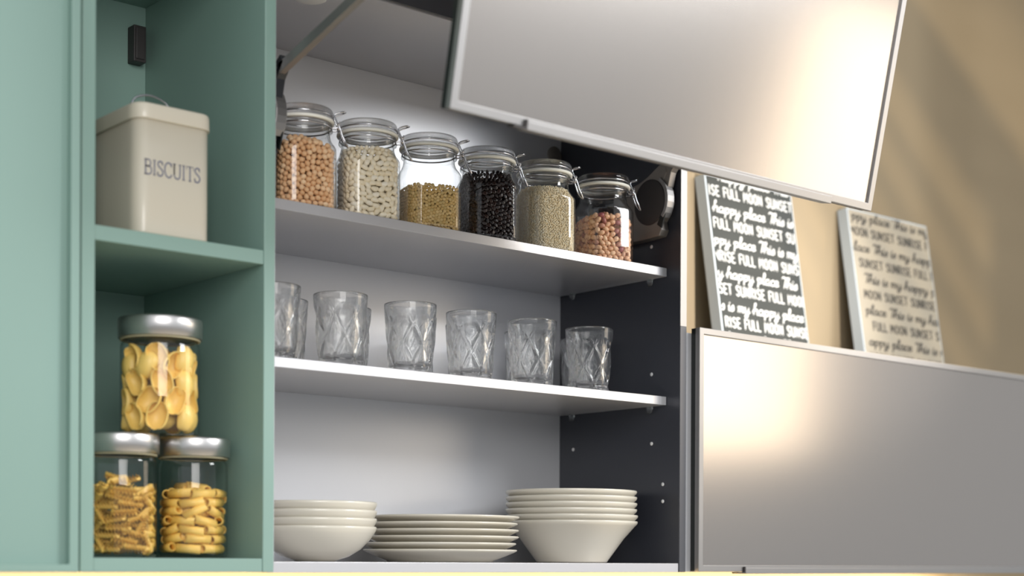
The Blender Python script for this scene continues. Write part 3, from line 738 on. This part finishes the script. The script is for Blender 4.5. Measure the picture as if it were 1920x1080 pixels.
# ------------------------------------------------------------------ biscuit tin on the green shelf
tin = thing('biscuit_tin', 'cream square biscuit tin with a wire lid handle on the green shelf', 'tin', (-.0990, .0612, .4393))
def rbox(half, rc, rings, n=96):
    vs = []; fs = []
    for d, z in rings:
        for k in range(n): x, y = rsq(k/n, half+d, max(.003, rc+d)); vs.append((x, y*1.25, z))
    for i in range(len(rings)-1):
        for k in range(n): fs.append((i*n+k, i*n+(k+1) % n, (i+1)*n+(k+1) % n, (i+1)*n+k))
    fs += [tuple(range(n-1, -1, -1)), tuple((len(rings)-1)*n+k for k in range(n))]
    return MB().add(vs, fs, True)
TH = .0568
rbox(TH, .016, [(-.0030, 0), (-.0012, .0005), (-.0002, .002), (0, .004), (0, .158)]).build('tin_body', M['cream'], tin)
lid = rbox(TH, .016, [(.0012, .1545), (.0024, .1548), (.0026, .1565), (.0022, .1725), (.0010, .1755), (-.0015, .1770), (-.006, .1775)]).build('tin_lid', M['cream'], tin)
MB().tube(smooth_path([(-.030, 0, .1773), (-.0305, 0, .1890), (-.022, 0, .2030), (0, 0, .2090), (.022, 0, .2030), (.0305, 0, .1890), (.030, 0, .1773)], 6), .0016).build('wire_handle', M['steel'], lid)
SERIF = {   # thick and thin strokes: (points, width)
 'B': (6.2, [([(1, 0), (1, 9)], 1.3), ([(1, 9), (3.4, 9), (4.6, 8), (4.6, 6.2), (3.4, 5), (1, 4.9)], .75), ([(1, 4.9), (3.8, 4.8), (5.2, 3.6), (5.2, 1.4), (3.8, .1), (1, 0)], .85), ([(.1, 0), (1.6, 0)], .5), ([(.1, 9), (1.6, 9)], .5)]),
 'I': (3.4, [([(1.4, 0), (1.4, 9)], 1.3), ([(.3, 0), (2.5, 0)], .5), ([(.3, 9), (2.5, 9)], .5)]),
 'S': (5.2, [([(4.1, 7.4), (3.3, 8.8), (2, 9), (.8, 8), (.9, 6.3), (2.4, 4.9), (4, 3.5), (4.3, 1.7), (3.2, .2), (1.8, 0), (.7, .6), (.4, 2)], .95), ([(4.1, 6.6), (4.1, 9.1)], .4), ([(.35, 0), (.35, 2.4)], .4)]),
 'C': (6.6, [([(5.6, 7.2), (4.6, 8.7), (3.2, 9.1), (1.5, 8), (.7, 5.8), (.7, 3.4), (1.6, 1), (3.3, -.1), (4.8, .3), (5.8, 1.7)], .95), ([(5.7, 6.4), (5.7, 9.1)], .4)]),
 'U': (7.0, [([(1.2, 9), (1.2, 2.6), (2, .5), (3.6, -.1), (5, .6), (5.6, 2.6), (5.6, 9)], .9), ([(.1, 9), (2.4, 9)], .5), ([(4.6, 9), (6.6, 9)], .5), ([(1.2, 9), (1.2, 2.8)], 1.3)]),
 'T': (6.2, [([(2.9, 0), (2.9, 9)], 1.3), ([(.3, 9), (5.5, 9)], .6), ([(.3, 9.1), (.2, 6.9)], .4), ([(5.5, 9.1), (5.6, 6.9)], .4), ([(1.8, 0), (4, 0)], .5)]),
}
tx = MB(); xx = 0; us = .0198/9.2; ux = .0895/45.5
for ch in 'BISCUITS':
    adv, ss = SERIF[ch]
    for pts, wd in ss:
        P = [Vector((px+xx, py, 0)) for px, py in pts]; P = smooth_path(P, 5) if len(P) > 2 else P
        ribbon(tx, P, wd, .0002, lambda x, z, h: (-.0465+.0004+x*ux, -TH*1.25-.0002-h, .0805+z*us))
    xx += adv
tx.build('lettering', M['ink'], tin)

# ------------------------------------------------------------------ pasta canisters with steel lids
CAN = [('upper', -.0785, .0700, .1753, .0550, .0583, .1360, .1645), ('corkscrew', -.1375, .0700, .0049, .0485, .0520, .1430, .1702), ('tube', -.0257, .0700, .0049, .0485, .0520, .1430, .1702)]
CL = ['glass canister of large pasta shells standing on the other two canisters', 'glass canister of corkscrew pasta at the green side wall, under the shells', 'glass canister of ribbed pasta tubes beside the corkscrew pasta']
for (nm, x, y, z, r, rl, hb, h), lb in zip(CAN, CL):
    t = thing('pasta_canister', lb, 'canister', (x, y, z))
    MB().lathe([(0, .0003), (r-.006, .0003), (r-.002, .0012), (r-.0004, .0035), (r, .007), (r, hb-.012), (r-.0006, hb-.008), (r-.0035, hb-.005), (r-.0035, hb+.006)], 96).build('canister_body', M['canister'], t)
    MB().lathe([(r-.0030, hb-.0025), (r+.0006, hb-.0025), (r+.0006, hb-.0004), (r-.0030, hb-.0004)], 64, closed=True).build('seal_ring', M['gasket'], t)
    MB().lathe([(0, hb+.002), (rl-.002, hb+.002), (rl-.0010, hb), (rl, hb+.0004), (rl, h-.0035), (rl-.0012, h-.0010), (rl-.0035, h-.0001), (0, h)], 96).build('steel_lid', M['lidsteel'], t)
pasta_m = mat('dried pasta', srgb(240, 196, 96), .45, vary=.10, vscale=60, bump=.05, bscale=400)
shell_m = mat('dried pasta shell', srgb(244, 206, 112), .42, vary=.08, vscale=50)

def tube_pasta():
    n, L, ro, ri = 40, .034, .0062, .0047; vs = []; fs = []
    prof = [(ri, -L/2), (1, -L/2), (1, L/2), (ri, L/2)]
    for q, (r_, xx_) in enumerate(prof):
        for k in range(n):
            rr = r_ if r_ != 1 else ro*(1+.045*math.cos(k*2*PI/n*12)); a_ = 2*PI*k/n
            vs.append((xx_+(rr*math.cos(a_))*.25, rr*math.cos(a_), rr*math.sin(a_)))
    for q in range(4):
        for k in range(n): j = (k+1) % n; p = (q+1) % 4; fs.append((q*n+k, q*n+j, p*n+j, p*n+k))
    return vs, fs
def fusilli():
    L, ro, turns, n = .034, .0061, 2.3, 44; vs = []; fs = []
    for b in range(3):
        a0 = 2*PI*b/3
        base = len(vs)
        for i in range(n+1):
            s = i/n; a = a0+2*PI*turns*s; x = -L/2+L*s
            c, d = math.cos(a), math.sin(a); th = .0010
            for rr, o_ in ((.0004, -th), (ro*.6, -th*.9), (ro, 0), (ro*.6, th*.9), (.0004, th)):
                vs.append((x+o_*.6, rr*c-o_*d, rr*d+o_*c))
        for i in range(n):
            for k in range(5):
                j = (k+1) % 5; fs.append((base+i*5+k, base+i*5+j, base+(i+1)*5+j, base+(i+1)*5+k))
        fs.append(tuple(base+k for k in range(4, -1, -1))); fs.append(tuple(base+n*5+k for k in range(5)))
    return vs, fs
def shell():
    """large hollow pasta shell: a pinched half bowl whose long edges curl in"""
    nu, nv = 26, 22; out = []
    for lay in (0, 1):
        k_ = 1 if lay == 0 else .90
        for i in range(nu+1):
            u = -1+2*i/nu; wd = math.sqrt(max(0, 1-abs(u)**2.4))*.5+.0
            for j in range(nv+1):
                v = -1+2*j/nv; a = v*R(104)
                r = .0150*(.30+wd*1.4)*k_*(1+.022*math.cos(v*40))
                x = .0205*u*(1-.10*abs(v))*(1 if lay == 0 else .97); y = r*math.sin(a)*1.0; z = -r*math.cos(a)*.9+.004*u*u
                out.append((x, y, z))
    m_ = nv+1; N = (nu+1)*m_; fs = []
    for i in range(nu):
        for j in range(nv):
            a = i*m_+j; fs.append((a, a+1, a+m_+1, a+m_)); fs.append((N+a, N+a+m_, N+a+m_+1, N+a+1))
    for i in range(nu):
        for j in (0, nv): a = i*m_+j; fs.append((a, a+m_, N+a+m_, N+a))
    for j in range(nv):
        for i in (0, nu): a = i*m_+j; fs.append((a, a+1, N+a+1, N+a))
    return out, fs
def frame(u, n_):
    u = u.normalized(); n_ = (n_-u*n_.dot(u)).normalized(); return Matrix((u, n_.cross(u), n_)).transposed()
def pieces(ci, mesh, m, name, label, fill_label, group, half_len, rad, zrow, ztop, ang_sd, arc, seed, cat='pasta', rows_deep=2, inner_zmax=None):
    nm, cx, cy, cz, r, rl, hb, h = CAN[ci]; rnd = random.Random(seed); vs, fs = mesh
    Rin = r-.0016; toC = math.atan2(CAM.y-cy, CAM.x-cx); first = None; lump = MB(); nr = int((ztop-.008)/zrow)
    for layer in range(rows_deep):
        for i in range(nr+1):
            z = .0075+rad+i*zrow
            if z > ztop: break
            d = math.sqrt(max(1e-6, (Rin)**2-half_len**2))-rad-layer*rad*1.9
            if d < .004: continue
            pitch = 2*math.atan2(half_len, d)*arc; k0 = rnd.uniform(0, 1); cnt = max(3, int(2*PI/pitch))
            for k in range(cnt):
                a = 2*PI*(k+k0)/cnt+rnd.uniform(-.06, .06); an = rnd.gauss(0, ang_sd)
                if i in (0, nr): an *= .4
                tan = Vector((-math.sin(a), math.cos(a), 0)); nor = Vector((math.cos(a), math.sin(a), 0))
                dd = d+(1-math.cos(an))*(Rin-rad-d)*.8
                p = Vector((dd*math.cos(a), dd*math.sin(a), z+rnd.uniform(-.15, .15)*rad)); u = tan*math.cos(an)+Vector((0, 0, 1))*math.sin(an)+nor*rnd.gauss(0, .05)
                rot = frame(u, nor) @ Matrix.Rotation(rnd.uniform(0, 2*PI), 3, 'X')
                if layer == 0 and math.cos(a-toC) > -.1:
                    if first is None: o = first = MB().add(vs, fs, True).build(name, m)
                    else: o = first.copy(); COL.objects.link(o)
                    o.matrix_world = Matrix.Translation(Vector((cx, cy, cz))+p) @ rot.to_4x4(); tag(o, label, cat, group)
                else: lump.add([p+rot @ Vector(v) for v in vs], fs, True)
    # a few lying across the top
    for k in range(5):
        a = rnd.uniform(0, PI); p = Vector((rnd.uniform(-.012, .012), rnd.uniform(-.012, .012), ztop+rad*(1.0+.5*(k % 2)))); u = Vector((math.cos(a), math.sin(a), rnd.uniform(-.3, .3)))
        o = first.copy(); COL.objects.link(o); o.matrix_world = Matrix.Translation(Vector((cx, cy, cz))+p) @ frame(u, Vector((0, 0, 1))).to_4x4(); tag(o, label, cat, group)
    for i_, (x_, y_, z_) in enumerate(lump.v):
        k_ = min(1, (r-.0012)/max(1e-6, math.hypot(x_, y_))); lump.v[i_] = (x_*k_, y_*k_, max(z_, .0046))
    o = lump.build(name+'_fill', m, fix=False); o.location = (cx, cy, cz); tag(o, fill_label, 'pasta', kind='stuff')
pieces(1, fusilli(), pasta_m, 'corkscrew_pasta', 'yellow corkscrew pasta piece near the glass of the canister at the green side wall', 'corkscrew pasta packed deeper inside the canister at the green side wall', 'corkscrew pasta pieces in their canister', .017, .0052, .0098, .100, .45, 1.02, 4)
pieces(2, tube_pasta(), pasta_m, 'tube_pasta', 'yellow ribbed pasta tube near the glass of the canister beside the corkscrew pasta', 'ribbed pasta tubes packed deeper inside their canister', 'ribbed pasta tubes in their canister', .0165, .0062, .0128, .092, .16, 1.02, 9)
def shells():
    nm, cx, cy, cz, r, rl, hb, h = CAN[0]; rnd = random.Random(21); vs, fs = shell(); toC = math.atan2(CAM.y-cy, CAM.x-cx); first = None; lump = MB(); Rin = r-.0014
    for i, z in enumerate((.022, .047, .072, .096, .116)):
        cnt = 7 if i < 4 else 6
        for k in range(cnt):
            a = 2*PI*(k+.5*(i % 2))/cnt+rnd.uniform(-.12, .12)+toC; nor = Vector((math.cos(a), math.sin(a), 0)); tan = Vector((-math.sin(a), math.cos(a), 0))
            an = rnd.choice((-1, 1))*rnd.uniform(.95, 1.57); u = tan*math.cos(an)+Vector((0, 0, 1))*math.sin(an)
            out = rnd.choice((1, 1, -1))       # bulging side or hollow side against the glass
            p = nor*(Rin-.0235)+Vector((0, 0, z)); rot = frame(u, nor*out+Vector((0, 0, rnd.uniform(-.25, .25))))
            pts = [p+rot @ Vector(v) for v in vs]; mx = max(math.hypot(q.x, q.y) for q in pts)
            p -= nor*(mx-Rin); mn = min(q.z for q in pts); mxz = max(q.z for q in pts)
            if mn < .0055: p.z += .0055-mn
            if mxz > hb-.010: p.z -= mxz-(hb-.010)
            if math.cos(a-toC) > -.1:
                if first is None: o = first = MB().add(vs, fs, True).build('pasta_shell', shell_m)
                else: o = first.copy(); COL.objects.link(o)
                o.matrix_world = Matrix.Translation(Vector((cx, cy, cz))+p) @ rot.to_4x4(); tag(o, 'large yellow pasta shell in the upper glass canister', 'pasta', 'large pasta shells in the upper canister')
            else: lump.add([p+rot @ Vector(v) for v in vs], fs, True)
    for k in range(5):
        a = rnd.uniform(0, 6.28); rot = frame(Vector((math.cos(a), math.sin(a), rnd.uniform(-.5, .5))), Vector((rnd.uniform(-1, 1), rnd.uniform(-1, 1), 1))); p = Vector((rnd.uniform(-.008, .008), rnd.uniform(-.008, .008), .024+k*.022))
        lump.add([p+rot @ Vector(v) for v in vs], fs, True)
    o = lump.build('pasta_shell_fill', shell_m, fix=False); o.location = (cx, cy, cz); tag(o, 'pasta shells packed at the back of the upper canister', 'pasta', kind='stuff')
shells()
